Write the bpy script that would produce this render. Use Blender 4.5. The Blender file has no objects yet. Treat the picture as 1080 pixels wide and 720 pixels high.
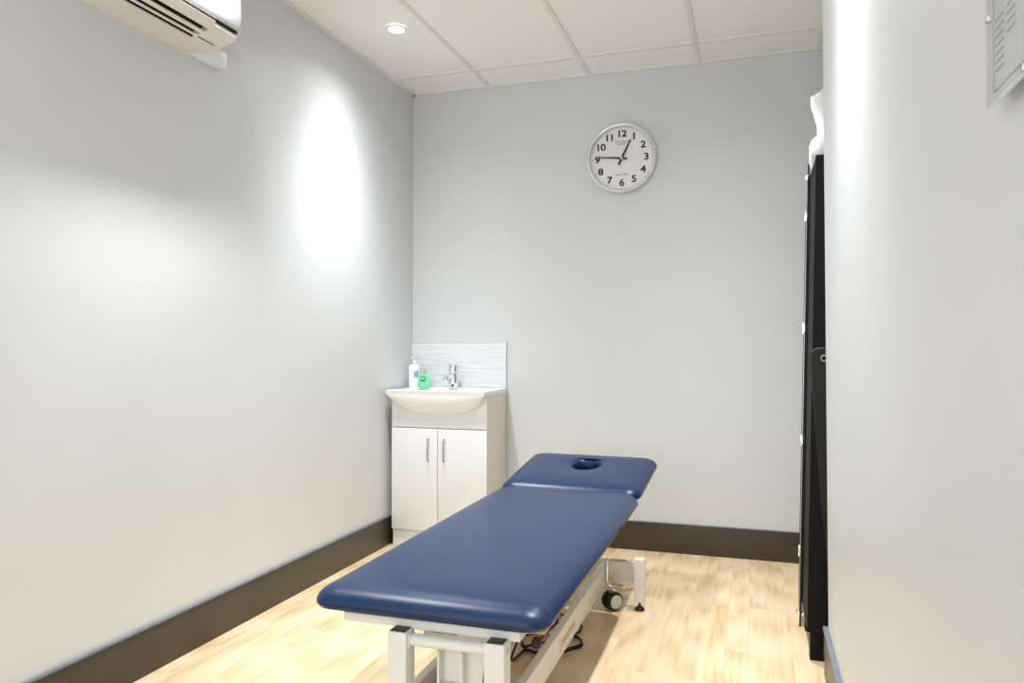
import bpy, bmesh, math, random
from math import sin, cos, pi, radians as R
from mathutils import Vector, Matrix
random.seed(7)
S = bpy.context.scene
COL = S.collection

# ---------------------------------------------------------------- camera
cam_d = bpy.data.cameras.new('camera'); cam = bpy.data.objects.new('camera', cam_d); COL.objects.link(cam)
cam_d.sensor_width = 36.0; cam_d.lens = 790.5*36/1080; cam_d.clip_start = 0.02
cam.location = (1.9825, -4.1409, 1.1166)
YAW, PIT = 0.315, 0.0067
cam.rotation_euler = (pi/2+PIT, 0, YAW)
S.camera = cam
# ---------------------------------------------------------------- world, exposure
W = bpy.data.worlds.new('world'); S.world = W; W.use_nodes = True
W.node_tree.nodes['Background'].inputs[0].default_value = (0.91, 0.955, 1.0, 1)
W.node_tree.nodes['Background'].inputs[1].default_value = 2.0
S.view_settings.view_transform = 'Standard'; S.view_settings.look = 'None'
S.view_settings.gamma = 1.0; S.view_settings.use_curve_mapping = False
S.view_settings.exposure = 0.32
SPOT_W = 138.0; SPOT_COL = (0.93, 0.96, 1.0); SPOT_ANGLE = R(150); SPOT_BLEND = 0.3
H = 2.642

# ---------------------------------------------------------------- helpers
class MB:
    def __init__(s): s.v = []; s.f = []; s.m = []; s.mi = 0
    def add(s, v, f):
        o = len(s.v); s.v += [tuple(p) for p in v]
        for q in f: s.f.append(tuple(o+i for i in q)); s.m.append(s.mi)
    def box(s, x0, x1, y0, y1, z0, z1, b=0.0):
        bm = bmesh.new()
        bmesh.ops.create_cube(bm, size=1)
        for v in bm.verts:
            v.co = Vector((x0+(v.co.x+.5)*(x1-x0), y0+(v.co.y+.5)*(y1-y0), z0+(v.co.z+.5)*(z1-z0)))
        if b > 0: bmesh.ops.bevel(bm, geom=bm.edges[:], offset=b, segments=2, affect='EDGES', profile=.6)
        s.take(bm); return s
    def take(s, bm, M=None):
        bm.verts.index_update()
        s.add([(M @ v.co if M else v.co.copy()) for v in bm.verts], [[v.index for v in f.verts] for f in bm.faces]); bm.free()
    def tube(s, pts, r, n=12, closed=False):
        pts = [Vector(p) for p in pts]; L = len(pts); rs = r if isinstance(r, (list, tuple)) else [r]*L
        prev = None; vs = []
        for i, p in enumerate(pts):
            if closed: t = pts[(i+1) % L]-pts[i-1]
            else: t = pts[min(i+1, L-1)]-pts[max(i-1, 0)]
            t.normalize()
            if prev is None: a = t.orthogonal().normalized()
            else: a = (prev-t*prev.dot(t)).normalized()
            prev = a; b = t.cross(a)
            vs += [p+(a*cos(2*pi*k/n)+b*sin(2*pi*k/n))*rs[i] for k in range(n)]
        fs = []
        for i in range(L if closed else L-1):
            j = (i+1) % L
            for k in range(n): fs.append((i*n+k, i*n+(k+1) % n, j*n+(k+1) % n, j*n+k))
        if not closed: fs += [tuple(range(n))[::-1], tuple((L-1)*n+k for k in range(n))]
        s.add(vs, fs); return s
    def lathe(s, prof, c=(0, 0, 0), n=32, axis='z', sx=1, sy=1):
        vs = []; L = len(prof)
        for r, h in prof:
            for k in range(n):
                a = 2*pi*k/n; x, y = r*cos(a)*sx, r*sin(a)*sy
                p = {'z': (x, y, h), 'y': (x, -h, y), 'x': (h, x, y)}[axis]
                vs.append((p[0]+c[0], p[1]+c[1], p[2]+c[2]))
        fs = [(i*n+k, i*n+(k+1) % n, (i+1)*n+(k+1) % n, (i+1)*n+k) for i in range(L-1) for k in range(n)]
        fs += [tuple(range(n))[::-1], tuple((L-1)*n+k for k in range(n))]
        s.add(vs, fs); return s
    def prism(s, poly, lo, hi, axis='y'):       # poly in the two other axes
        n = len(poly); vs = []
        for h in (lo, hi):
            for a, b in poly: vs.append({'y': (a, h, b), 'x': (h, a, b), 'z': (a, b, h)}[axis])
        fs = [(i, (i+1) % n, n+(i+1) % n, n+i) for i in range(n)]+[tuple(range(n))[::-1], tuple(range(n, 2*n))]
        s.add(vs, fs); return s
    def rings(s, rings, cap0=True, cap1=True):
        n = len(rings[0]); vs = [p for r in rings for p in r]
        fs = [(i*n+k, i*n+(k+1) % n, (i+1)*n+(k+1) % n, (i+1)*n+k) for i in range(len(rings)-1) for k in range(n)]
        if cap0: fs.append(tuple(range(n))[::-1])
        if cap1: fs.append(tuple((len(rings)-1)*n+k for k in range(n)))
        s.add(vs, fs); return s
    def build(s, name, mats, parent=None, smooth=True, loc=None, rot=None):
        me = bpy.data.meshes.new(name); me.from_pydata(s.v, [], s.f)
        if not isinstance(mats, (list, tuple)): mats = [mats]
        for m in mats: me.materials.append(m)
        for p, i in zip(me.polygons, s.m): p.material_index = i
        bm = bmesh.new(); bm.from_mesh(me); bmesh.ops.recalc_face_normals(bm, faces=bm.faces[:]); bm.to_mesh(me); bm.free()
        if smooth: me.shade_smooth(); me.set_sharp_from_angle(angle=R(38))
        o = bpy.data.objects.new(name, me); COL.objects.link(o)
        if parent: o.parent = parent
        if loc: o.location = loc
        if rot: o.rotation_euler = rot
        return o

def empty(name, loc=(0, 0, 0), rot=(0, 0, 0)):
    o = bpy.data.objects.new(name, None); COL.objects.link(o); o.location = loc; o.rotation_euler = rot
    o.empty_display_size = .1; return o
def tag(o, label, cat, group=None, kind=None):
    o['label'] = label; o['category'] = cat
    if group: o['group'] = group
    if kind: o['kind'] = kind
    return o
def struct(o): o['kind'] = 'structure'; return o
def rrect(x0, x1, y0, y1, r, n=8):
    p = []
    for cx, cy, a0 in ((x1-r, y1-r, 0), (x0+r, y1-r, 90), (x0+r, y0+r, 180), (x1-r, y0+r, 270)):
        for k in range(n+1):
            a = R(a0+90*k/n); p.append((cx+r*cos(a), cy+r*sin(a)))
    return p
def text_mb(mb, s, size, M, bold=0.0, depth=0.0003, align='CENTER', shear=0.0, spacing=1.0, xscale=1.0, fat=0.0):
    c = bpy.data.curves.new('t', 'FONT'); c.body = s; c.size = size; c.align_x = align; c.align_y = 'CENTER'
    c.extrude = depth; c.offset = bold; c.shear = shear; c.space_character = spacing
    o = bpy.data.objects.new('t', c); COL.objects.link(o)
    dg = bpy.context.evaluated_depsgraph_get(); me = o.evaluated_get(dg).to_mesh()
    X = Matrix.Diagonal((xscale, 1, 1, 1))
    for dx, dy in (((0, 0),) if not fat else [(fat*cos(pi*k/4), fat*sin(pi*k/4)) for k in range(8)]):
        mb.add([M @ Matrix.Translation((dx, dy, 0)) @ X @ v.co for v in me.vertices], [tuple(p.vertices) for p in me.polygons])
    o.evaluated_get(dg).to_mesh_clear(); bpy.data.objects.remove(o); bpy.data.curves.remove(c)

# ---------------------------------------------------------------- materials
def srgb(r, g, b):
    f = lambda c: ((c/255+.055)/1.055)**2.4 if c/255 > .04045 else c/255/12.92
    return (f(r), f(g), f(b), 1)
def mat(name, col, rough=.5, metal=0, spec=.5, bump=0, bscale=200, bdist=.001, coat=0, trans=0, ior=1.45, var=0, vscale=3, emis=None):
    m = bpy.data.materials.new(name); m.use_nodes = True; nt = m.node_tree; b = nt.nodes['Principled BSDF']
    b.inputs['Base Color'].default_value = col; b.inputs['Roughness'].default_value = rough
    b.inputs['Metallic'].default_value = metal; b.inputs['Specular IOR Level'].default_value = spec
    b.inputs['Coat Weight'].default_value = coat; b.inputs['Transmission Weight'].default_value = trans; b.inputs['IOR'].default_value = ior
    b.inputs['Coat Roughness'].default_value = .08
    tc = nt.nodes.new('ShaderNodeTexCoord')
    if bump:
        n = nt.nodes.new('ShaderNodeTexNoise'); n.inputs['Scale'].default_value = bscale; n.inputs['Detail'].default_value = 3
        nt.links.new(tc.outputs['Object'], n.inputs['Vector'])
        bp = nt.nodes.new('ShaderNodeBump'); bp.inputs['Strength'].default_value = bump; bp.inputs['Distance'].default_value = bdist
        nt.links.new(n.outputs['Fac'], bp.inputs['Height']); nt.links.new(bp.outputs['Normal'], b.inputs['Normal'])
    if var:
        n = nt.nodes.new('ShaderNodeTexNoise'); n.inputs['Scale'].default_value = vscale; n.inputs['Detail'].default_value = 4
        nt.links.new(tc.outputs['Object'], n.inputs['Vector'])
        mr = nt.nodes.new('ShaderNodeMapRange'); mr.inputs['From Min'].default_value = .3; mr.inputs['From Max'].default_value = .7
        mr.inputs['To Min'].default_value = 1-var; mr.inputs['To Max'].default_value = 1+var
        nt.links.new(n.outputs['Fac'], mr.inputs['Value'])
        h = nt.nodes.new('ShaderNodeHueSaturation'); h.inputs['Color'].default_value = col
        nt.links.new(mr.outputs['Result'], h.inputs['Value']); nt.links.new(h.outputs['Color'], b.inputs['Base Color'])
    if emis:
        b.inputs['Emission Color'].default_value = (1, .98, .95, 1); b.inputs['Emission Strength'].default_value = emis
    return m

M_wall = mat('painted_plaster', srgb(217, 219, 219), rough=.42, spec=.35, bump=.25, bscale=28, bdist=.002, var=.012, vscale=2.5)
M_ceil = mat('ceiling_tile', srgb(250, 249, 246), rough=.9, bump=.3, bscale=350, bdist=.0006)
M_grid = mat('ceiling_grid_paint', srgb(236, 235, 230), rough=.5)
M_base = mat('brown_skirting', srgb(68, 59, 48), rough=.36, spec=.5, var=.08, vscale=4, bump=.1, bscale=30)
M_cap = mat('grey_blue_edge', srgb(118, 122, 130), rough=.5, var=.12, vscale=20)
M_vinyl = mat('navy_vinyl', srgb(7, 40, 78), rough=.34, spec=.5, bump=.5, bscale=260, bdist=.0006, var=.05, vscale=6)
M_powder = mat('white_powder_coat', srgb(232, 230, 224), rough=.35, bump=.05, bscale=500)
M_brown = mat('brown_plastic_cap', srgb(70, 62, 50), rough=.5)
M_ply = mat('plywood_edge', srgb(190, 160, 120), rough=.6, var=.1, vscale=40)
M_black = mat('black_laminate', srgb(13, 11, 10), rough=.5, spec=.18, var=.1, vscale=10)
M_dark = mat('black_inner', srgb(12, 12, 13), rough=.6, spec=.2)
M_leather = mat('black_leatherette', srgb(22, 17, 15), rough=.6, bump=.4, bscale=150)
M_rub = mat('black_rubber', srgb(22, 22, 22), rough=.5)
M_chrome = mat('chrome', (.85, .86, .88, 1), rough=.1, metal=1)
M_steel = mat('brushed_steel', (.55, .54, .52, 1), rough=.3, metal=1)
M_gloss = mat('white_gloss_laminate', srgb(230, 231, 231), rough=.18, coat=.3)
M_side = mat('cream_side_laminate', srgb(226, 218, 204), rough=.4)
M_ceramic = mat('white_ceramic', srgb(246, 246, 245), rough=.08, coat=.5)
M_gap = mat('shadow_gap', srgb(60, 56, 52), rough=.8)
M_plastic = mat('ac_plastic', srgb(232, 227, 216), rough=.4)
M_acp = mat('ac_front_plastic', srgb(190, 190, 188), rough=.4)
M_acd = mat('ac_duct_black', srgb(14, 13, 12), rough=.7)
M_paper = mat('white_paper', srgb(228, 229, 232), rough=.8, bump=.2, bscale=30)
M_bottle = mat('white_bottle', srgb(240, 241, 242), rough=.25)
M_blue = mat('blue_print', srgb(130, 190, 210), rough=.4)
M_green = mat('green_soap', srgb(140, 236, 180), rough=.12, spec=.6, trans=.25, ior=1.35)
M_greend = mat('green_label', srgb(40, 165, 95), rough=.4)
M_clearp = mat('clear_plastic', srgb(225, 230, 228), rough=.15, trans=.6)
M_ink = mat('black_ink', srgb(22, 22, 24), rough=.5)
M_inkg = mat('grey_ink', srgb(120, 120, 122), rough=.6)
M_dial = mat('clock_dial', srgb(240, 240, 236), rough=.6)
M_hand = mat('clock_hand', srgb(32, 20, 18), rough=.4)
M_rim = mat('silver_rim', srgb(226, 226, 226), rough=.22, metal=.35)
M_lampface = mat('lamp_face', (1, 1, 1, 1), emis=14)
M_lampring = mat('lamp_ring', srgb(244, 244, 242), rough=.3)
M_poster = mat('poster_print', srgb(222, 226, 230), rough=.35, var=.02, vscale=8)
M_pink = mat('pink_print', srgb(214, 170, 165), rough=.4)
M_inkl = mat('pale_grey_print', srgb(172, 175, 178), rough=.5)
M_tan = mat('tan_lettering', srgb(192, 168, 142), rough=.5)
M_orange = mat('orange_lettering', srgb(228, 150, 100), rough=.5)
M_tyre = mat('tyre_black', srgb(20, 20, 22), rough=.45)
M_hub = mat('caster_hub', srgb(214, 212, 206), rough=.4)

def glass_mat():
    m = bpy.data.materials.new('clear_glass'); m.use_nodes = True; nt = m.node_tree; nt.nodes.clear()
    o = nt.nodes.new('ShaderNodeOutputMaterial'); mx = nt.nodes.new('ShaderNodeMixShader')
    t = nt.nodes.new('ShaderNodeBsdfTransparent'); g = nt.nodes.new('ShaderNodeBsdfGlossy'); g.inputs['Roughness'].default_value = .03
    f = nt.nodes.new('ShaderNodeFresnel'); f.inputs['IOR'].default_value = 1.45
    ge = nt.nodes.new('ShaderNodeNewGeometry'); iv = nt.nodes.new('ShaderNodeMath'); iv.operation = 'SUBTRACT'; iv.inputs[0].default_value = 1
    mu = nt.nodes.new('ShaderNodeMath'); mu.operation = 'MULTIPLY'; nt.links.new(ge.outputs['Backfacing'], iv.inputs[1]); nt.links.new(f.outputs[0], mu.inputs[0]); nt.links.new(iv.outputs[0], mu.inputs[1])
    nt.links.new(mu.outputs[0], mx.inputs[0]); nt.links.new(t.outputs[0], mx.inputs[1]); nt.links.new(g.outputs[0], mx.inputs[2])
    nt.links.new(mx.outputs[0], o.inputs[0]); return m
M_glass = glass_mat()

def floor_mat():
    m = bpy.data.materials.new('maple_laminate'); m.use_nodes = True; nt = m.node_tree; L = nt.links; b = nt.nodes['Principled BSDF']
    N = nt.nodes.new
    tc = N('ShaderNodeTexCoord'); mp = N('ShaderNodeMapping'); mp.inputs['Rotation'].default_value = (0, 0, pi/2)
    L.new(tc.outputs['Object'], mp.inputs['Vector'])
    br = N('ShaderNodeTexBrick'); br.offset = .37; br.offset_frequency = 3; br.squash = 1
    br.inputs['Color1'].default_value = (0, 0, 0, 1); br.inputs['Color2'].default_value = (1, 1, 1, 1); br.inputs['Mortar'].default_value = (.5, .5, .5, 1)
    br.inputs['Scale'].default_value = 1; br.inputs['Mortar Size'].default_value = .0006; br.inputs['Mortar Smooth'].default_value = .3
    br.inputs['Brick Width'].default_value = .78; br.inputs['Row Height'].default_value = .078; br.inputs['Bias'].default_value = 0
    L.new(mp.outputs[0], br.inputs['Vector'])
    # grain, shifted per plank
    sc = N('ShaderNodeVectorMath'); sc.operation = 'MULTIPLY'; sc.inputs[1].default_value = (42, 1.6, 1)
    L.new(tc.outputs['Object'], sc.inputs[0])
    sh = N('ShaderNodeVectorMath'); sh.operation = 'MULTIPLY_ADD'; sh.inputs[1].default_value = (7.3, 13.1, 5)
    L.new(br.outputs['Color'], sh.inputs[0]); L.new(sc.outputs[0], sh.inputs[2])
    n1 = N('ShaderNodeTexNoise'); n1.inputs['Scale'].default_value = 1.0; n1.inputs['Detail'].default_value = 7; n1.inputs['Roughness'].default_value = .75; n1.inputs['Distortion'].default_value = .6
    L.new(sh.outputs[0], n1.inputs['Vector'])
    sc2 = N('ShaderNodeVectorMath'); sc2.operation = 'MULTIPLY_ADD'; sc2.inputs[1].default_value = (13, 1.3, 1)
    L.new(tc.outputs['Object'], sc2.inputs[0]); 
    sh2 = N('ShaderNodeVectorMath'); sh2.operation = 'MULTIPLY'; sh2.inputs[1].default_value = (17, 9, 3)
    L.new(br.outputs['Color'], sh2.inputs[0]); L.new(sh2.outputs[0], sc2.inputs[2])
    n2 = N('ShaderNodeTexWave'); n2.wave_type = 'RINGS'; n2.inputs['Scale'].default_value = .7; n2.inputs['Distortion'].default_value = 6; n2.inputs['Detail'].default_value = 2; n2.inputs['Detail Scale'].default_value = .8
    L.new(sc2.outputs[0], n2.inputs['Vector'])
    def mth(op, a, bb):
        x = N('ShaderNodeMath'); x.operation = op
        for i, q in enumerate((a, bb)):
            if isinstance(q, float): x.inputs[i].default_value = q
            else: L.new(q, x.inputs[i])
        return x.outputs[0]
    sep = N('ShaderNodeSeparateColor'); L.new(br.outputs['Color'], sep.inputs[0])
    v = mth('ADD', mth('MULTIPLY', n1.outputs['Fac'], .85), mth('MULTIPLY', sep.outputs[0], .13))
    v = mth('ADD', v, mth('ADD', mth('MULTIPLY', n2.outputs['Fac'], .20), .06))
    cr = N('ShaderNodeValToRGB'); e = cr.color_ramp.elements
    e[0].position = .32; e[0].color = srgb(184, 146, 98); e[1].position = .95; e[1].color = srgb(236, 218, 186)
    q = cr.color_ramp.elements.new(.58); q.color = srgb(220, 194, 153)
    L.new(v, cr.inputs[0])
    mx = N('ShaderNodeMix'); mx.data_type = 'RGBA'; mx.inputs['B'].default_value = srgb(180, 140, 98)
    L.new(mth('MULTIPLY', br.outputs['Fac'], .3), mx.inputs['Factor']); L.new(cr.outputs[0], mx.inputs['A'])
    L.new(mx.outputs['Result'], b.inputs['Base Color']); b.inputs['Roughness'].default_value = .42; b.inputs['Specular IOR Level'].default_value = .4
    bp = N('ShaderNodeBump'); bp.inputs['Strength'].default_value = .25; bp.inputs['Distance'].default_value = .0008
    L.new(mth('SUBTRACT', n1.outputs['Fac'], br.outputs['Fac']), bp.inputs['Height']); L.new(bp.outputs[0], b.inputs['Normal'])
    return m
M_floor = floor_mat()

def splash_mat():
    m = mat('rippled_white_tile', srgb(238, 240, 241), rough=.2, coat=.3); nt = m.node_tree; b = nt.nodes['Principled BSDF']
    tc = nt.nodes.new('ShaderNodeTexCoord'); mp = nt.nodes.new('ShaderNodeMapping'); mp.inputs['Scale'].default_value = (4, 4, 75)
    n = nt.nodes.new('ShaderNodeTexNoise'); n.inputs['Scale'].default_value = 1; n.inputs['Detail'].default_value = 2
    bp = nt.nodes.new('ShaderNodeBump'); bp.inputs['Strength'].default_value = .8; bp.inputs['Distance'].default_value = .006
    nt.links.new(tc.outputs['Object'], mp.inputs[0]); nt.links.new(mp.outputs[0], n.inputs['Vector'])
    nt.links.new(n.outputs['Fac'], bp.inputs['Height']); nt.links.new(bp.outputs[0], b.inputs['Normal'])
    cr = nt.nodes.new('ShaderNodeValToRGB'); cr.color_ramp.elements[0].color = srgb(222, 225, 228); cr.color_ramp.elements[1].color = srgb(232, 234, 236)
    cr.color_ramp.elements[0].position = .3; cr.color_ramp.elements[1].position = .6
    nt.links.new(n.outputs['Fac'], cr.inputs[0]); nt.links.new(cr.outputs[0], b.inputs['Base Color'])
    return m
M_splash = splash_mat()

# ---------------------------------------------------------------- setting
YF = -5.3       # the near end of the room, behind the camera
XR, XN, YE = 2.2, 2.75, -1.39     # right wall plane, alcove wall plane, where the right wall ends
struct(MB().box(-.1, XN+.1, YF, .1, -.1, 0).build('floor', M_floor, smooth=False))
struct(MB().box(-.1, 0, YF, .1, 0, H).build('wall_left', M_wall, smooth=False))
struct(MB().box(0, XN+.1, 0, .1, 0, H).build('wall_back', M_wall, smooth=False))
struct(MB().prism([(XR+.014, 0), (XN, 0), (XN, H), (XR-.002, H)], YF, YE, 'y').build('wall_right', M_wall, smooth=False))
struct(MB().box(XN, XN+.1, YE-.2, 0, 0, H).build('wall_alcove', M_wall, smooth=False))
# ceiling: slab + tiles + T-bars, one structure
struct(MB().box(-.1, XN+.1, YF, .1, H+.006, H+.1).build('ceiling', M_ceil, smooth=False))
g = MB(); X0 = .4911; tw = .012
for k in range(-1, 4): 
    x = X0+.6*k
    if x > 0: g.box(x-tw, x+tw, YF, 0, H-.001, H+.008)
for j in range(5):
    y = -.2753-1.2*j
    g.box(0, XN, y-tw, y+tw, H-.0008, H+.008)
struct(g.build('trim_1', M_grid, smooth=False))
g = MB(); g.box(0, .022, YF, 0, H-.004, H+.006); g.box(0, XN, -.022, 0, H-.004, H+.006); g.box(XR-.022, XR, YF, YE, H-.004, H+.006)
struct(g.build('trim_2', M_grid, smooth=False))
# skirting boards
BH = .156
def skirt(name, args, cap):
    o = struct(MB().box(*args, .002).build(name, M_base))
    c = MB().box(*cap, .0015).build('edge_strip', M_cap, o); return o
skirt('baseboard_left', (0, .012, YF, -.012, 0, BH), (0, .014, YF, -.012, BH, BH+.008))
skirt('baseboard_back', (0.0, XN, -.012, 0, 0, BH), (0, XN, -.013, 0, BH, BH+.004))
skirt('baseboard_right', (XR, XR+.016, YF, YE+.008, 0, BH), (XR-.004, XR+.014, YF, YE+.010, BH, BH+.01))

# ---------------------------------------------------------------- downlights
def make_downlight():
    r = empty('downlight')
    MB().lathe([(.036, .006), (.046, .004), (.05, -.001), (.048, -.005), (.038, -.004), (.034, .004)], n=40).build('trim_ring', M_lampring, r)
    MB().lathe([(.034, .006), (.034, .001), (.02, -.001), (.001, -.0015)], n=32).build('lamp_face', M_lampface, r)
    ld = bpy.data.lights.new('spot', 'SPOT'); ld.energy = SPOT_W; ld.color = SPOT_COL; ld.spot_size = SPOT_ANGLE; ld.spot_blend = SPOT_BLEND; ld.shadow_soft_size = .028
    # beam distribution of the reflector lamp: bright centre, soft shoulder
    ld.use_nodes = True; nt = ld.node_tree; em = nt.nodes['Emission']
    tc = nt.nodes.new('ShaderNodeTexCoord'); sx = nt.nodes.new('ShaderNodeSeparateXYZ'); ab = nt.nodes.new('ShaderNodeMath'); ab.operation = 'ABSOLUTE'
    cr = nt.nodes.new('ShaderNodeValToRGB'); el = cr.color_ramp.elements; cr.color_ramp.interpolation = 'LINEAR'
    el[0].position = .30; el[0].color = (0, 0, 0, 1); el[1].position = 1; el[1].color = (1, 1, 1, 1)
    for p, v in ((.5, .02), (.6, .045), (.68, .08), (.74, .13), (.80, .22), (.866, .42), (.92, .72), (.96, .92)):
        e = el.new(p); e.color = (v, v, v, 1)
    nt.links.new(tc.outputs['Normal'], sx.inputs[0]); nt.links.new(sx.outputs['Z'], ab.inputs[0]); nt.links.new(ab.outputs[0], cr.inputs[0]); nt.links.new(cr.outputs[0], em.inputs['Strength'])
    l = bpy.data.objects.new('lamp_light', ld); COL.objects.link(l); l.parent = r; l.location = (0, 0, -.03)
    return r
dl = make_downlight()
spots = [(.345, -.903), (.345, -2.13), (1.86, -.903), (1.86, -2.13)]
for i, (x, y) in enumerate(spots):
    o = dl
    if i:
        o = dl.copy(); COL.objects.link(o)
        for ch in dl.children:
            c = ch.copy(); COL.objects.link(c); c.parent = o
    o.location = (x, y, H-.003)
    tag(o, 'small round recessed spotlight shining in the ceiling tile near the left wall' if i == 0 else 'round recessed spotlight in the ceiling '+['', 'above the air conditioner on the left wall', 'in front of the black cupboard', 'beside the right wall at the couch foot', 'beside the right wall close to the notice', 'behind the camera on the left', 'behind the camera on the right'][i], 'ceiling light', 'recessed ceiling spotlights')

# ---------------------------------------------------------------- treatment couch
CX, CY = 1.225, -1.75
ctr = empty('treatment_couch', (CX, CY, 0), (0, 0, R(.3)))
tag(ctr, 'navy blue padded treatment couch with face hole on a white metal frame', 'treatment table')
def P(x, y, z): return (x-CX, y-CY, z)
def lbox(mb, x0, x1, y0, y1, z0, z1, b=.0): return mb.box(x0-CX, x1-CX, y0-CY, y1-CY, z0, z1, b)
def rr_ring(x0, x1, y0, y1, r, z, ins, n=14):
    rr = max(r-ins*.6, .01)
    return [(x, y, z) for x, y in rrect(x0+ins, x1-ins, y0+ins, y1-ins, rr, n)]
def resample(ring, n):
    # evenly spaced by angle seen from the ring's middle, so that rings of different size stay matched
    L = len(ring); cum = [0]
    for i in range(L): cum.append(cum[-1]+math.dist(ring[i][:2], ring[(i+1) % L][:2]))
    out = []; j = 0
    for k in range(n):
        d = cum[-1]*k/n
        while cum[j+1] < d: j += 1
        t = (d-cum[j])/max(1e-9, cum[j+1]-cum[j]); a, b = ring[j], ring[(j+1) % L]
        out.append(tuple(a[i]+(b[i]-a[i])*t for i in range(3)))
    return out
def cushion(x0, x1, y0, y1, z0, z1, r, hole=None):
    t = z1-z0; rings = []
    prof = [(.016, z0-.001), (.005, z0+.003), (0, z0+.2*t), (.001, z0+.36*t), (.006, z0+.53*t), (.015, z0+.68*t), (.028, z0+.81*t), (.044, z0+.90*t), (.064, z0+.955*t), (.09, z0+.985*t), (.12, z1), (.17, z1+.001)]
    for ins, z in prof:
        if hole and ins > .13: continue
        rings.append(rr_ring(x0, x1, y0, y1, r, z, ins))
    mb = MB()
    if not hole:
        mb.rings(rings)
    else:
        hx, hy, ha, hb = hole
        rings = [resample(q, 160) for q in rings]; out = rings[-1]
        def hr(k, s, z):
            p = out[k]; a = math.atan2((p[1]-hy), (p[0]-hx)) 
            return (hx+ha*s*cos(a), hy+hb*s*sin(a), z)
        N = len(out)
        for s, z in ((1.55, z1), (1.36, z1-.002), (1.20, z1-.007), (1.08, z1-.015), (1.0, z1-.028), (.97, z0+.003), (1.0, z0)):
            rings.append([hr(k, s, z) for k in range(N)])
        mb.rings(rings, cap0=False, cap1=False)
        n = N; a = len(mb.v)-n
        for k in range(n): mb.f.append((k, (k+1) % n, a+(k+1) % n, a+k)); mb.m.append(0)
    return mb
Z0, Z1 = .456, .514
mc = cushion(.900-CX, 1.524-CX, -2.498-CY, -1.0-CY, Z0, Z1, .06).build('main_cushion', M_vinyl, ctr)
mc['label'] = 'long navy vinyl cushion'
# ply board under the cushion
b = MB(); lbox(b, .925, 1.512, -2.462, -1.03, Z0-.009, Z0+.001, .002); b.build('cushion_board', M_ply, ctr)
# head section, tilted up
hd = empty('head_section', P(1.206, -.985, .462), (R(8.5), 0, R(-2.2))); hd.parent = ctr
hx0, hx1 = -.315, .315
o = cushion(hx0, hx1, 0.0, .53, 0, .055, .06, hole=(0.004, .335, .060, .072)).build('head_cushion', M_vinyl, hd)
o['label'] = 'head cushion with an oval face hole'
b = MB(); ov = [(.004+.0585*cos(2*pi*k/40), .335+.0702*sin(2*pi*k/40)) for k in range(40)]; ow = [(.004+.062*cos(2*pi*k/40), .335+.074*sin(2*pi*k/40)) for k in range(40)]
b.rings([[(x, y, z) for x, y in q] for q, z in ((ov, .012), (ov, -.05), (ow, -.05), (ow, -.001), (ov, .012))], cap0=False, cap1=False); b.build('hole_shade_ring', M_dark, hd)  # added black ring, stands in for the shade inside the face hole
b = MB()
b.box(-.28, -.1, .03, .49, -.012, -.0005, .002); b.box(.11, .28, .03, .49, -.012, -.0005, .002); b.box(-.1, .11, .03, .22, -.012, -.0005, .002)
b.build('head_board', M_ply, hd)
b = MB(); b.box(-.22, -.19, -.02, .46, -.04, -.012, .003); b.box(.19, .22, -.02, .46, -.04, -.012, .003); b.box(-.19, .19, .02, .05, -.04, -.012, .003)
b.build('head_frame', M_powder, hd)
# upper frame
b = MB()
lbox(b, .985, 1.452, -2.465, -2.43, .424, .447, .003)
lbox(b, .985, 1.015, -2.44, -1.05, .424, .447, .003); lbox(b, 1.422, 1.452, -2.44, -1.05, .424, .447, .003)
lbox(b, 1.0, 1.43, -1.08, -1.05, .424, .447, .003); lbox(b, 1.0, 1.43, -1.75, -1.72, .424, .447, .003)
b.build('upper_frame', M_powder, ctr)
# base frame: two rails, two cross beams
for sx in (1.068, 1.349):
    b = MB(); lbox(b, sx, sx+.026, -2.44, -.88, .105, .19, .002)
    b.build('base_rail', M_powder, ctr)
b = MB(); lbox(b, .975, 1.494, -.925, -.897, .105, .192, .002); b.build('cross_beam', M_powder, ctr)
b = MB(); lbox(b, 1.08, 1.40, -2.37, -2.342, .105, .18, .002); b.build('cross_beam', M_powder, ctr)
b = MB(); lbox(b, 1.094, 1.349, -2.34, -1.95, .10, .112, .001); b.build('base_plate', M_powder, ctr)
# near posts with caps, the tube between them
for sx in (1.128, 1.376):
    b = MB(); lbox(b, sx, sx+.05, -2.505, -2.455, .05, .428, .003); p = b.build('end_post', M_powder, ctr)
    b = MB(); lbox(b, sx+.005, sx+.045, -2.500, -2.460, .427, .4295, .001); b.build('post_cap', M_brown, p)
    MB().lathe([(.006, .05), (.006, .014), (.012, .012), (.02, .004), (.02, 0)], c=P(sx+.025, -2.48, 0), n=20).build('foot_pad', M_rub, p)
b = MB(); b.tube([P(1.175, -2.478, .405), P(1.378, -2.478, .405)], .0145, 20)
b.tube([P(1.175, -2.478, .405), P(1.182, -2.478, .405)], .0195, 20); b.build('cross_tube', M_powder, ctr)
b = MB(); b.tube([P(1.425, -2.478, .405), P(1.4285, -2.478, .405)], .006, 12); b.build('bolt', M_steel, ctr)
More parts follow.
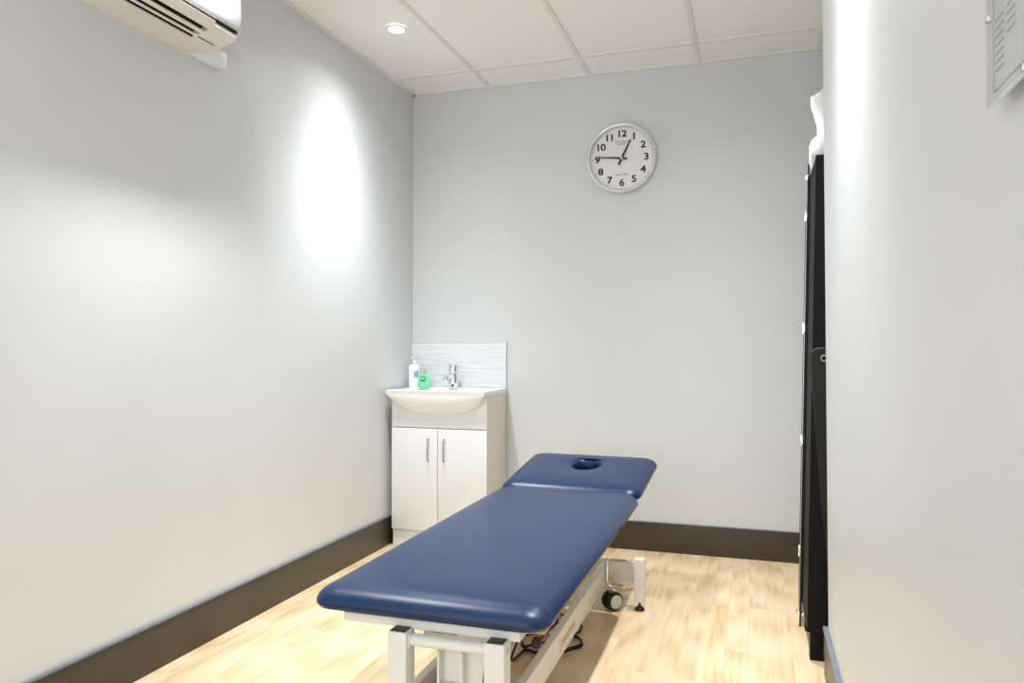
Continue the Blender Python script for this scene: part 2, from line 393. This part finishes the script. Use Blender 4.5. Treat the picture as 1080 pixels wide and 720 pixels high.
# lift mechanism near end
b = MB()
for (xa, xb) in ((1.226, 1.232), (1.288, 1.294)):
    b.prism([(-2.43-CY, .365), (-2.40-CY, .37), (-2.20-CY, .12), (-2.43-CY, .10)], xa-CX, xb-CX, 'x')
lbox(b, 1.232, 1.288, -2.405, -2.40, .12, .362, .001)
b.prism([(1.294-CX, .362), (1.345-CX, .362), (1.310-CX, .12), (1.294-CX, .12)], -2.405-CY, -2.397-CY, 'y')
lbox(b, 1.232, 1.288, -2.43, -2.40, .27, .282, .001)
b.build('lift_arm', M_powder, ctr)
b = MB(); lbox(b, 1.19, 1.375, -2.43, -2.37, .392, .412, .003); br_ = b.build('lift_bracket', M_powder, ctr)
b = MB(); lbox(b, 1.212, 1.282, -2.436, -2.385, .411, .4145, .001); b.build('bracket_cap', M_brown, br_)
# lift struts and central columns
for xx in (1.31, 1.10):
    b = MB(); lbox(b, xx, xx+.035, -1.47, -1.42, .19, .414, .003); b.build('lift_column', M_powder, ctr)
for xs in (1.335, 1.125):
    b = MB(); b.prism([(-2.36-CY, .395), (-2.32-CY, .41), (-1.62-CY, .165), (-1.66-CY, .14)], xs-.012-CX, xs+.012-CX, 'x'); b.build('lift_strut', M_powder, ctr)
b = MB(); b.tube([P(1.23, -2.25, .17), P(1.23, -1.75, .27)], .024, 18); b.tube([P(1.23, -1.75, .27), P(1.23, -1.5, .32)], .011, 14); b.build('actuator', M_brown, ctr)
b = MB(); b.tube([P(1.11, -1.74, .395), P(1.345, -1.74, .395)], .014, 14); b.build('pivot_tube', M_steel, ctr)
# far foot posts with white caps and pads
for sx in (.935, 1.492):
    b = MB(); lbox(b, sx, sx+.044, -.965, -.915, .036, .216, .003); p = b.build('foot_post', M_powder, ctr)
    MB().lathe([(.005, .04), (.005, .018), (.012, .015), (.021, .005), (.021, 0)], c=P(sx+.022, -.945, 0), n=20).build('foot_pad', M_rub, p)
# casters with retractor pedal loops
def caster(cx):
    c = empty('caster', P(cx, -.975, 0)); c.parent = ctr
    RW = Matrix.Rotation(R(-41), 4, 'Z')
    for s in (-1, 1):
        w = MB(); w.lathe([(.001, -.011), (.030, -.011), (.038, -.007), (.0395, 0), (.038, .007), (.030, .011), (.001, .011)], c=(s*.017, 0, .0395), n=32, axis='x'); wo = w.build('wheel', M_tyre, c, rot=(0, 0, R(-41)))
        MB().lathe([(.001, -.003), (.029, -.002), (.0295, 0), (.029, .002), (.001, .0035)], c=(s*.0285, 0, .0395), n=28, axis='x').build('hub_cap', M_hub, wo)
    b = MB(); b.box(-.005, .005, -.01, .03, .03, .088, .002); b.box(-.014, .014, -.012, .028, .074, .096, .004); b.build('fork', M_steel, c)
    b = MB(); pts = []
    for x, z in [(.065, .213), (.0, .213), (-.012, .209), (-.019, .198), (-.02, .186), (-.02, .13), (-.017, .113), (-.008, .104), (.004, .1), (.05, .1)]:
        pts.append((x+.0, -.012, z))
    b.tube(pts, .0065, 10); b.tube([(-.01, .02, .1), (.045, .02, .1)], .0055, 10); b.tube([(.045, .02, .1), (.05, -.012, .1)], .0055, 10)
    b.build('pedal_bar', M_chrome, c); return c
caster(1.402); caster(1.045)
# lever knob under the cushion and mains cable
b = MB(); b.lathe([(.001, -.012), (.009, -.011), (.013, 0), (.009, .011), (.001, .012)], c=P(1.478, -2.415, .408), n=16); b.tube([P(1.478, -2.415, .408), P(1.50, -2.30, .42), P(1.48, -2.24, .425)], .0035, 8); b.build('release_lever', M_rub, ctr)
pts = []
def spline(cp, per=8):
    out = []; n = len(cp)
    for i in range(n-1):
        p0, p1, p2, p3 = [Vector(cp[max(0, min(n-1, i+d))]) for d in (-1, 0, 1, 2)]
        for k in range(per):
            t = k/per
            out.append(.5*((2*p1)+(-p0+p2)*t+(2*p0-5*p1+4*p2-p3)*t*t+(-p0+3*p1-3*p2+p3)*t**3))
    out.append(Vector(cp[-1])); return out
cp = [(1.2, -1.5, .2), (1.17, -1.55, .08), (1.16, -1.62, .012)]
for k in range(34):
    a = -2.2+k*2*pi/11; rx = .115+.012*sin(k*1.7); ry = .10+.014*cos(k*1.1)
    cp.append((1.245+rx*cos(a), -1.42+ry*sin(a), .006+.0035*(k//11)+.002*(k % 2)))
cp += [(1.31, -1.32, .008), (1.325, -1.24, .006), (1.30, -1.17, .006), (1.2, -1.1, .006), (1.05, -.9, .006), (.9, -.6, .006), (.80, -.3, .006), (.78, -.06, .006), (.78, -.03, .02)]
MB().tube([P(*p) for p in spline(cp)], .0042, 8).build('power_cable', M_rub, ctr)
# lettering on the rail
LM = Matrix.Translation(P(1.3755, -1.655, .149)) @ Matrix(((0, 0, 1, 0), (1, 0, 0, 0), (0, 1, 0, 0), (0, 0, 0, 1)))
t = MB(); text_mb(t, 'medron', .048, LM, bold=.0006, xscale=1.25); t.build('lettering', M_tan, ctr, smooth=False)
t = MB(); text_mb(t, '(', .05, LM @ Matrix.Translation((-.115, 0, 0)), bold=.001); t.build('lettering_mark', M_orange, ctr, smooth=False)

# ---------------------------------------------------------------- vanity unit
va = empty('vanity_unit', (0, 0, 0))
tag(va, 'white gloss two-door vanity cabinet standing in the back left corner', 'cabinet')
VX0, VX1, VF = .036, .602, -.330
for xx in (VX0, VX1-.016):
    MB().box(xx, xx+.016, VF, -.013, .0, .85, .001).build('side_panel', M_side, va)
b = MB(); b.box(VX0+.016, VX1-.016, VF+.004, VF+.012, 0, .85); b.box(VX0+.016, VX1-.016, -.03, -.02, .1, .85); b.box(VX0+.016, VX1-.016, VF+.02, -.03, .09, .105); b.build('carcass', M_gap, va)
b = MB(); b.box(VX0, VX1, VF-.015, VF, .668, .852, .0015); b.build('front_panel', M_gloss, va)
b = MB(); b.box(VX0+.002, VX1-.002, VF-.004, VF+.004, .0, .094, .0015); b.build('plinth', M_gloss, va)
mid = .315
for s, (xa, xb), hxp in ((0, (VX0, mid-.0015), .262), (1, (mid+.0015, VX1), .356)):
    d = MB().box(xa, xb, VF-.016, VF, .098, .664, .0015).build('door', M_gloss, va)
    MB().tube([(hxp, VF-.014, .484), (hxp, VF-.034, .487), (hxp, VF-.037, .495), (hxp, VF-.037, .597), (hxp, VF-.034, .605), (hxp, VF-.014, .608)], .0042, 10).build('handle', M_steel, d)
# basin
bs = empty('wash_basin', (0, 0, .85)); tag(bs, 'white ceramic wash basin with a bowed front on top of the white vanity cabinet', 'sink')
bx0, bx1, by0, by1, bz = .020, .607, -.392, -.004, .027
b = MB(); nx, ny = 48, 34; grid = []
for j in range(ny+1):
    for i in range(nx+1):
        u, v = i/nx, j/ny
        x = bx0+(bx1-bx0)*u; y = by0+(by1-by0)*v
        du = (u-.5)/.41; dv = (v-.43)/.36; r2 = abs(du)**2.6+abs(dv)**2.4
        z = bz - .095*max(0, 1-r2)**.6 if r2 < 1 else bz
        e = min(u*(bx1-bx0), (1-u)*(bx1-bx0), v*(by1-by0)); z -= max(0, .006-e)**2*90
        grid.append((x, y, z))
f = [(j*(nx+1)+i, j*(nx+1)+i+1, (j+1)*(nx+1)+i+1, (j+1)*(nx+1)+i) for j in range(ny) for i in range(nx)]
b.add(grid, f)
rim = [i for i in range(nx+1)]+[j*(nx+1)+nx for j in range(1, ny+1)]+[ny*(nx+1)+i for i in range(nx-1, -1, -1)]+[j*(nx+1) for j in range(ny-1, 0, -1)]
N0 = len(b.v)
for k in rim:
    x, y, z = grid[k]; b.v.append((min(max(x, bx0+.004), bx1-.004), max(y, by0+.004), .001))
n = len(rim)
for k in range(n): b.f.append((rim[k], rim[(k+1) % n], N0+(k+1) % n, N0+k)); b.m.append(0)
b.build('basin_top', M_ceramic, bs)
b = MB(); nu, nv = 40, 14; vs = []
for j in range(nv+1):
    for i in range(nu+1):
        u = -1+2*i/nu; v = j/nv; w = max(0, 1-abs(u)**2.3)**.55
        x = (bx0+bx1)/2+u*(bx1-bx0)/2*(1-.02*v)
        dep = .003+.112*w
        z = .002-dep*v
        y = -.347-(.041)*(cos(v*pi/2)**.75 if v < 1 else 0)
        vs.append((x, y, z))
b.add(vs, [(j*(nu+1)+i, j*(nu+1)+i+1, (j+1)*(nu+1)+i+1, (j+1)*(nu+1)+i) for j in range(nv) for i in range(nu)])
a0 = len(b.v); b.v += [(v[0], -.3462, v[2]) for v in vs[:nu+1]]+[(v[0], -.3462, v[2]) for v in vs[-nu-1:]]
for i in range(nu): b.f.append((a0+i, a0+i+1, i+1, i)); b.m.append(0)
q = nv*(nu+1)
for i in range(nu): b.f.append((q+i, q+i+1, a0+nu+1+i+1, a0+nu+1+i)); b.m.append(0)
b.build('basin_bowl', M_ceramic, bs)
MB().lathe([(.001, .002), (.018, .002), (.02, -.0005), (.001, -.001)], c=(.305, -.245, -.066), n=24).build('drain', M_chrome, bs)
# splashback
o = MB().box(.0, .600, -.010, -.001, .8775, 1.142, .001).build('splashback', M_splash)
tag(o, 'white rippled splashback panel on the wall behind the basin', 'splashback')
MB().box(.594, .602, -.014, -.001, .8775, 1.145, .001).build('edge_trim', M_gloss, o)
MB().box(.0, .600, -.013, -.001, 1.141, 1.146, .001).build('edge_trim', M_gloss, o)
# tap
tp = empty('mixer_tap', (.302, -.088, .8765)); tag(tp, 'chrome single-lever mixer tap at the back of the basin', 'tap')
MB().lathe([(.031, 0), (.031, .004), (.026, .007), (.028, .02), (.028, .088), (.026, .092), (.001, .092)], n=28).build('tap_body', M_chrome, tp)
MB().tube([(0, -.012, .066), (0, -.06, .070), (0, -.10, .066), (0, -.112, .058), (0, -.114, .046)], [.018, .018, .017, .016, .015], 16).build('spout', M_chrome, tp)
b = MB(); b.lathe([(.001, .094), (.028, .095), (.0285, .10), (.028, .132), (.024, .137), (.001, .138)], n=28)
b.tube([(0, -.01, .134), (-.002, -.055, .139), (-.004, -.075, .141)], [.006, .005, .0045], 10); b.build('tap_lever', M_chrome, tp)
# bottles
bt = empty('pump_bottle', (.058, -.1, .8768)); tag(bt, 'tall white pump bottle on the basin by the left wall', 'soap bottle')
o = MB().rings([rr_ring(-.033, .033, -.02, .02, .016, z, i) for i, z in ((.003, 0), (0, .003), (0, .118), (.002, .126), (.010, .134), (.018, .138))]).build('bottle', M_bottle, bt)
MB().rings([rr_ring(.012, .032, -.0215, -.0195, .0008, z, 0, 2) for z in (.06, .095)]).build('printed_mark', M_blue, o)
b = MB(); b.lathe([(.013, .137), (.013, .152), (.005, .153), (.004, .17), (.010, .171), (.010, .178), (.001, .179)], n=20); b.tube([(0, 0, .175), (.0, -.03, .175), (0, -.034, .168)], .004, 8); b.build('pump', M_bottle, bt)
bt = empty('soap_bottle', (.150, -.155, .8768)); tag(bt, 'small green liquid soap bottle with clear pump beside the tall white bottle', 'soap bottle')
prof = [(.8, 0), (1.0, .003), (1.05, .012), (1.0, .03), (.86, .05), (.66, .066), (.42, .078), (.3, .083)]
MB().lathe([(r*.042, z) for r, z in prof], n=36, sy=.6).build('bottle', M_green, bt)
MB().lathe([(.001, .019), (.012, .019), (.0165, .0165), (.0165, .0)], c=(0, -.008, .052), n=28, axis='y').build('round_label', M_greend, bt)
b = MB(); b.box(-.009, .009, -.0285, -.0265, .052, .058, .0005); b.build('label_band', M_bottle, bt)
b = MB(); b.lathe([(.012, .082), (.012, .092), (.004, .093), (.004, .104), (.012, .105), (.011, .111), (.001, .112)], n=20); b.tube([(0, 0, .108), (-.022, -.012, .108), (-.026, -.014, .101)], .0038, 8); b.build('pump', M_clearp, bt)

# ---------------------------------------------------------------- clock
ck = empty('wall_clock', (1.276, 0, 2.158)); tag(ck, 'round white wall clock with silver rim and black numerals on the back wall', 'clock')
MB().lathe([(.176, 0), (.190, .002), (.1945, .012), (.1945, .030), (.191, .037), (.184, .040), (.178, .038), (.1745, .030), (.173, .018), (.173, .008)], n=96, axis='y').build('rim', M_rim, ck)
dial = MB().lathe([(.176, .004), (.176, .009), (.001, .0092)], n=96, axis='y').build('dial', M_dial, ck)
def CM(x, z, y=-.0095): return Matrix.Translation((x, y, z)) @ Matrix.Rotation(pi/2, 4, 'X')
for k in range(1, 13):
    a = 2*pi*k/12; nm = MB(); text_mb(nm, str(k), .051, CM(.136*sin(a), .136*cos(a)), fat=.0016, spacing=.92, xscale=1.18)
    nm.build('numeral', M_ink, dial, smooth=False)
tk = MB()
for k in range(60):
    a = 2*pi*k/60; r0 = .1665 if k % 5 else .164; w = .0009 if k % 5 else .0018
    cxx, czz = sin(a), cos(a); r1 = .170
    q = [(r0*cxx+w*czz, r0*czz-w*cxx), (r1*cxx+w*czz, r1*czz-w*cxx), (r1*cxx-w*czz, r1*czz+w*cxx), (r0*cxx-w*czz, r0*czz+w*cxx)]
    tk.add([(x, -.0098, z) for x, z in q], [(0, 1, 2, 3)])
tk.build('minute_marks', M_ink, dial, smooth=False)
t = MB(); text_mb(t, 'C', .022, CM(-.029, .093)); text_mb(t, 'HAMPION', .0155, CM(.013, .0925), spacing=1.05); text_mb(t, 'QUARTZ', .011, CM(0, .080), bold=.0002); text_mb(t, 'Super  Silent', .0135, CM(0, -.088), bold=.0002, shear=.3)
t.build('lettering', M_inkg, dial, smooth=False)
def hand(name, ang, L, tail, w0, w1, y):
    d = Vector((sin(ang), cos(ang))); p = Vector((d.y, -d.x))
    pts = [d*(-tail)+p*w0*.9, d*(-tail)-p*w0*.9, d*0-p*w0, d*L-p*w1, d*L+p*w1, d*0+p*w0]
    MB().prism([(q.x, q.y) for q in pts], y, y-.0015, 'y').build(name, M_hand, ck, smooth=False)
hand('hour_hand', R(26), .112, .038, .0068, .0040, -.013)
hand('minute_hand', R(276), .132, .032, .0058, .0030, -.017)
MB().lathe([(.007, .009), (.007, .021), (.004, .022), (.001, .022)], n=20, axis='y').build('hand_pin', M_steel, ck)
MB().lathe([(.174, .032), (.174, .0335), (.001, .0336)], n=64, axis='y').build('glass', M_glass, ck)

# ---------------------------------------------------------------- air conditioner
ac = empty('air_conditioner', (0, -1.9, 2.186)); tag(ac, 'cream wall-mounted air conditioner high on the left wall', 'air conditioner')
YN, YL = -.015, -.86     # right end and left end (local y)
# bottom shell: profile in x,z (local), slots cut between slats
MB().prism([(0, 0), (.118, .003), (.122, .018), (.122, .30), (0, .30)], YL, 0, 'y').build('back_shell', M_plastic, ac)
MB().prism([(.119, .022), (.200, .040), (.205, .30), (.119, .30)], YL+.005, YN-.1, 'y').build('duct', M_acd, ac)
b = MB()
b.prism([(.116, .003), (.130, .0048), (.205, .024), (.216, .036), (.210, .050), (.190, .06), (.122, .06)], -.118, 0, 'y')
b.build('end_block', M_plastic, ac)
b = MB(); b.prism([(.196, .020), (.206, .024), (.219, .036), (.222, .047), (.214, .050), (.198, .036)], YL, -.118, 'y'); b.build('lower_lip', M_plastic, ac)
for (xa, za, w) in ((.134, .0065, .009), (.158, .0125, .016)):
    MB().prism([(xa, za), (xa+w, za+w*.26), (xa+w, za+w*.26+.003), (xa, za+.003)], YL+.01, -.112, 'y').build('louvre', M_plastic, ac)
MB().box(.1221, .1238, YL+.01, -.118, .0052, .024).build('slot_shade', M_acd, ac)  # added dark plate: paints the shade of the first slot over the pale shell
b = MB(); b.box(.140, .1425, -.11, -.03, .0055, .009); b.build('panel_seam', M_gap, ac)
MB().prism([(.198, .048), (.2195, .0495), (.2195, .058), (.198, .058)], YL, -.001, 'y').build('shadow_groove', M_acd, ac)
fp = [(.205, .056), (.222, .056), (.229, .075), (.232, .12), (.230, .19), (.222, .25), (.205, .285), (.17, .302), (.12, .306), (.12, .29), (.2, .26), (.205, .2)]
MB().prism(fp, YL-.002, .002, 'y').build('front_cover', M_acp, ac)
MB().prism([(.122, .02), (.2, .04), (.222, .056), (.226, .12), (.222, .24), (.19, .28), (.12, .295)], -.006, .0, 'y').build('end_panel', M_plastic, ac)
MB().box(0, .045, 0, .16, .0, .06, .004).build('pipe_cover', M_bottle, ac)

# ---------------------------------------------------------------- poster on right wall
po = empty('wall_notice', (XR, -3.338, 1.338)); tag(po, 'pale printed notice in a clear clip frame on the right wall', 'poster')
MB().box(-.0100, -.0075, -.62, 0, 0, .82, .0005).build('backing_board', M_poster, po)
for (y, z) in ((-.03, .03), (-.59, .03), (-.03, .79), (-.59, .79)): MB().box(-.0075, .004, y-.008, y+.008, z-.008, z+.008).build('spacer', M_bottle, po)
MB().box(-.0125, -.0115, -.62, 0, 0, .82, .0003).build('clear_sheet', M_glass, po)
for (y, z) in ((-.004, .083), (-.100, .004)):
    MB().box(-.0135, -.008, y-.003, y+.003, z-.003, z+.003, .0006).build('clip', M_steel, po)
b = MB()
for j in range(9): b.box(-.0108, -.0104, -.060, -.022+.004*sin(j*2), .175-.011*j*.9, .1755-.011*j*.9+.0012)
for j in range(7): b.box(-.0108, -.0104, -.044, -.022, .072-.0075*j, .0735-.0075*j)
for j in range(6): b.box(-.0108, -.0104, -.075, -.055, .088-.0075*j, .0895-.0075*j)
for (ya, yb, za, zb) in ((-.10, -.016, .105, .1062), (-.10, -.016, .010, .0112), (-.017, -.016, .01, .105), (-.1, -.099, .01, .105)): b.box(-.0108, -.0104, ya, yb, za, zb)
b.build('printed_lines', M_inkl, po, smooth=False)
MB().box(-.0108, -.0104, -.17, -.095, .065, .20).build('printed_picture', M_pink, po, smooth=False)

# ---------------------------------------------------------------- black cupboard in the alcove
cb = empty('tall_cupboard', (2.150, -1.27, 0), (0, R(1.15), 0)); tag(cb, 'tall black cupboard seen edge-on behind the end of the right wall', 'cupboard')
T = 1.80; D = .34; WX = .42
b = MB(); b.box(0, WX, 0, .02, .10, T, .001); b.build('side_panel', M_black, cb)
b = MB(); b.box(0, WX, D-.02, D, .10, T, .001); b.build('side_panel', M_black, cb)
b = MB(); b.box(.002, WX, .02, D-.02, T-.02, T-.001); b.build('top_panel', M_black, cb)
b = MB(); b.box(.002, WX, .02, D-.02, .10, .118); b.build('bottom_panel', M_black, cb)
b = MB(); b.box(WX-.01, WX, .02, D-.02, .118, T-.02); b.build('back_panel', M_dark, cb)
for z in (.55, .95, 1.35):
    MB().box(.03, WX-.01, .02, D-.02, z, z+.018).build('shelf', M_dark, cb)
b = MB(); b.box(.004, .03, .021, D-.021, .119, T-.021); b.build('front_board', M_dark, cb)
for (x, y) in ((.012, .004), (.012, D-.05), (WX-.06, .004), (WX-.06, D-.05)):
    MB().box(x, x+.045, y, y+.045, .0, .10, .001).build('leg', M_black, cb)
dr = empty('door', (-.004, D+.006, 0), (0, 0, R(-2.7))); dr.parent = cb
MB().box(-.005, .005, .003, .34, .05, T-.10, .001).build('door_panel', M_black, dr)
MB().box(-.0045, -.001, -.002, .004, .055, T-.10, .0005).build('edge_profile', M_steel, dr)
MB().tube([(.001, -.004, .0), (.001, -.004, 1.846)], .0035, 8).build('lock_rod', M_ink, dr)
for z in (.30, .74, 1.19, 1.64):
    b = MB(); b.box(-.011, .0, -.008, -.001, z-.022, z+.022, .001); b.tube([(-.003, -.009, z-.012), (-.003, -.009, z+.012)], .005, 10); b.box(.004, .016, -.006, .0, z-.016, z+.016, .001)
    b.build('hinge', M_chrome, dr)
for z in (1.79, .055):
    b = MB(); b.lathe([(.001, -.014), (.011, -.010), (.014, 0), (.011, .010), (.001, .014)], c=(-.004, -.006, z), n=18); b.lathe([(.001, -.01), (.009, -.007), (.010, 0), (.009, .007), (.001, .010)], c=(.013, -.006, z-.004), n=14)
    b.build('rod_knob', M_chrome, dr)

# crumpled white paper / plastic bundle on top
def blob(name, c, rx, ry, rz, seed, amp, m, parent=None):
    rnd = random.Random(seed); bm = bmesh.new(); bmesh.ops.create_icosphere(bm, subdivisions=4, radius=1)
    dirs = [(Vector((rnd.gauss(0, 1), rnd.gauss(0, 1), rnd.gauss(0, 1))).normalized(), rnd.uniform(.6, 1)) for _ in range(26)]
    for v in bm.verts:
        d = v.co.normalized(); k = max(max(0, d.dot(e))**7*w for e, w in dirs)
        r = 1-amp+amp*k*1.25
        p = Vector((math.copysign(abs(d.x)**.7, d.x)*rx*r, math.copysign(abs(d.y)**.7, d.y)*ry*r, math.copysign(abs(d.z)**.7, d.z)*rz*r))
        v.co = p+Vector(c)
    mb = MB(); mb.take(bm); return mb
pk = empty('paper_bundle', (2.20, -1.10, 1.80)); tag(pk, 'crumpled white plastic bag of paper resting on top of the tall black cupboard', 'bag')
# bag: stacked wobbly rings, upper flap rising to a peak at the room side
rs = []
for z, xl, xr, yl in ((.004, -.012, .30, .145), (.03, -.024, .32, .15), (.07, -.022, .33, .15), (.10, -.014, .32, .14), (.12, .006, .30, .12), (.16, .004, .28, .11), (.20, -.004, .27, .10), (.235, -.016, .25, .10), (.255, -.02, .24, .095)):
    ring = []
    for k in range(40):
        a = 2*pi*k/40; wob = 1+.06*sin(5*a+z*40)+.04*sin(9*a-z*70)
        ring.append(((xl+xr)/2+(xr-xl)/2*math.copysign(abs(cos(a))**.6, cos(a))*(1+.015*sin(7*a+z*60)), .02+yl*math.copysign(abs(sin(a))**.7, sin(a))*wob, z+(.04*(cos(a)*.5+.5) if z > .22 else 0)+.006*sin(6*a+z*30)))
    rs.append(ring)
MB().rings(rs).build('bag_body', M_paper, pk)
# hanging black pad with an eyelet
hp = empty('hanging_pad', (2.165, -1.30, 0)); tag(hp, 'black leatherette bolster strap with a metal eyelet leaning on the tall cupboard', 'strap')
poly = [(.0, 1.06)]
for k in range(7):
    a = pi-k*pi/12; poly.append((.028+.028*cos(a), 1.085+.028*sin(a)))
poly += [(.12, 1.113), (.20, 1.05), (.22, .6), (.20, .004), (.125, .004), (.062, .27), (.030, .60), (.012, .86)]
b = MB(); b.prism(poly, -.012, .012, 'y'); o = b.build('pad', M_leather, hp)
md = o.modifiers.new('b', 'BEVEL'); md.width = .004; md.segments = 2
b = MB(); b.tube([(.043+.0095*cos(2*pi*k/24), -.013, 1.076+.0095*sin(2*pi*k/24)) for k in range(24)], .0026, 8, closed=True); b.build('eyelet', M_chrome, hp)
MB().lathe([(.001, .0125), (.008, .0127), (.008, .011)], c=(.043, 0, 1.076), n=20, axis='y').build('eyelet_hole', M_dark, hp)
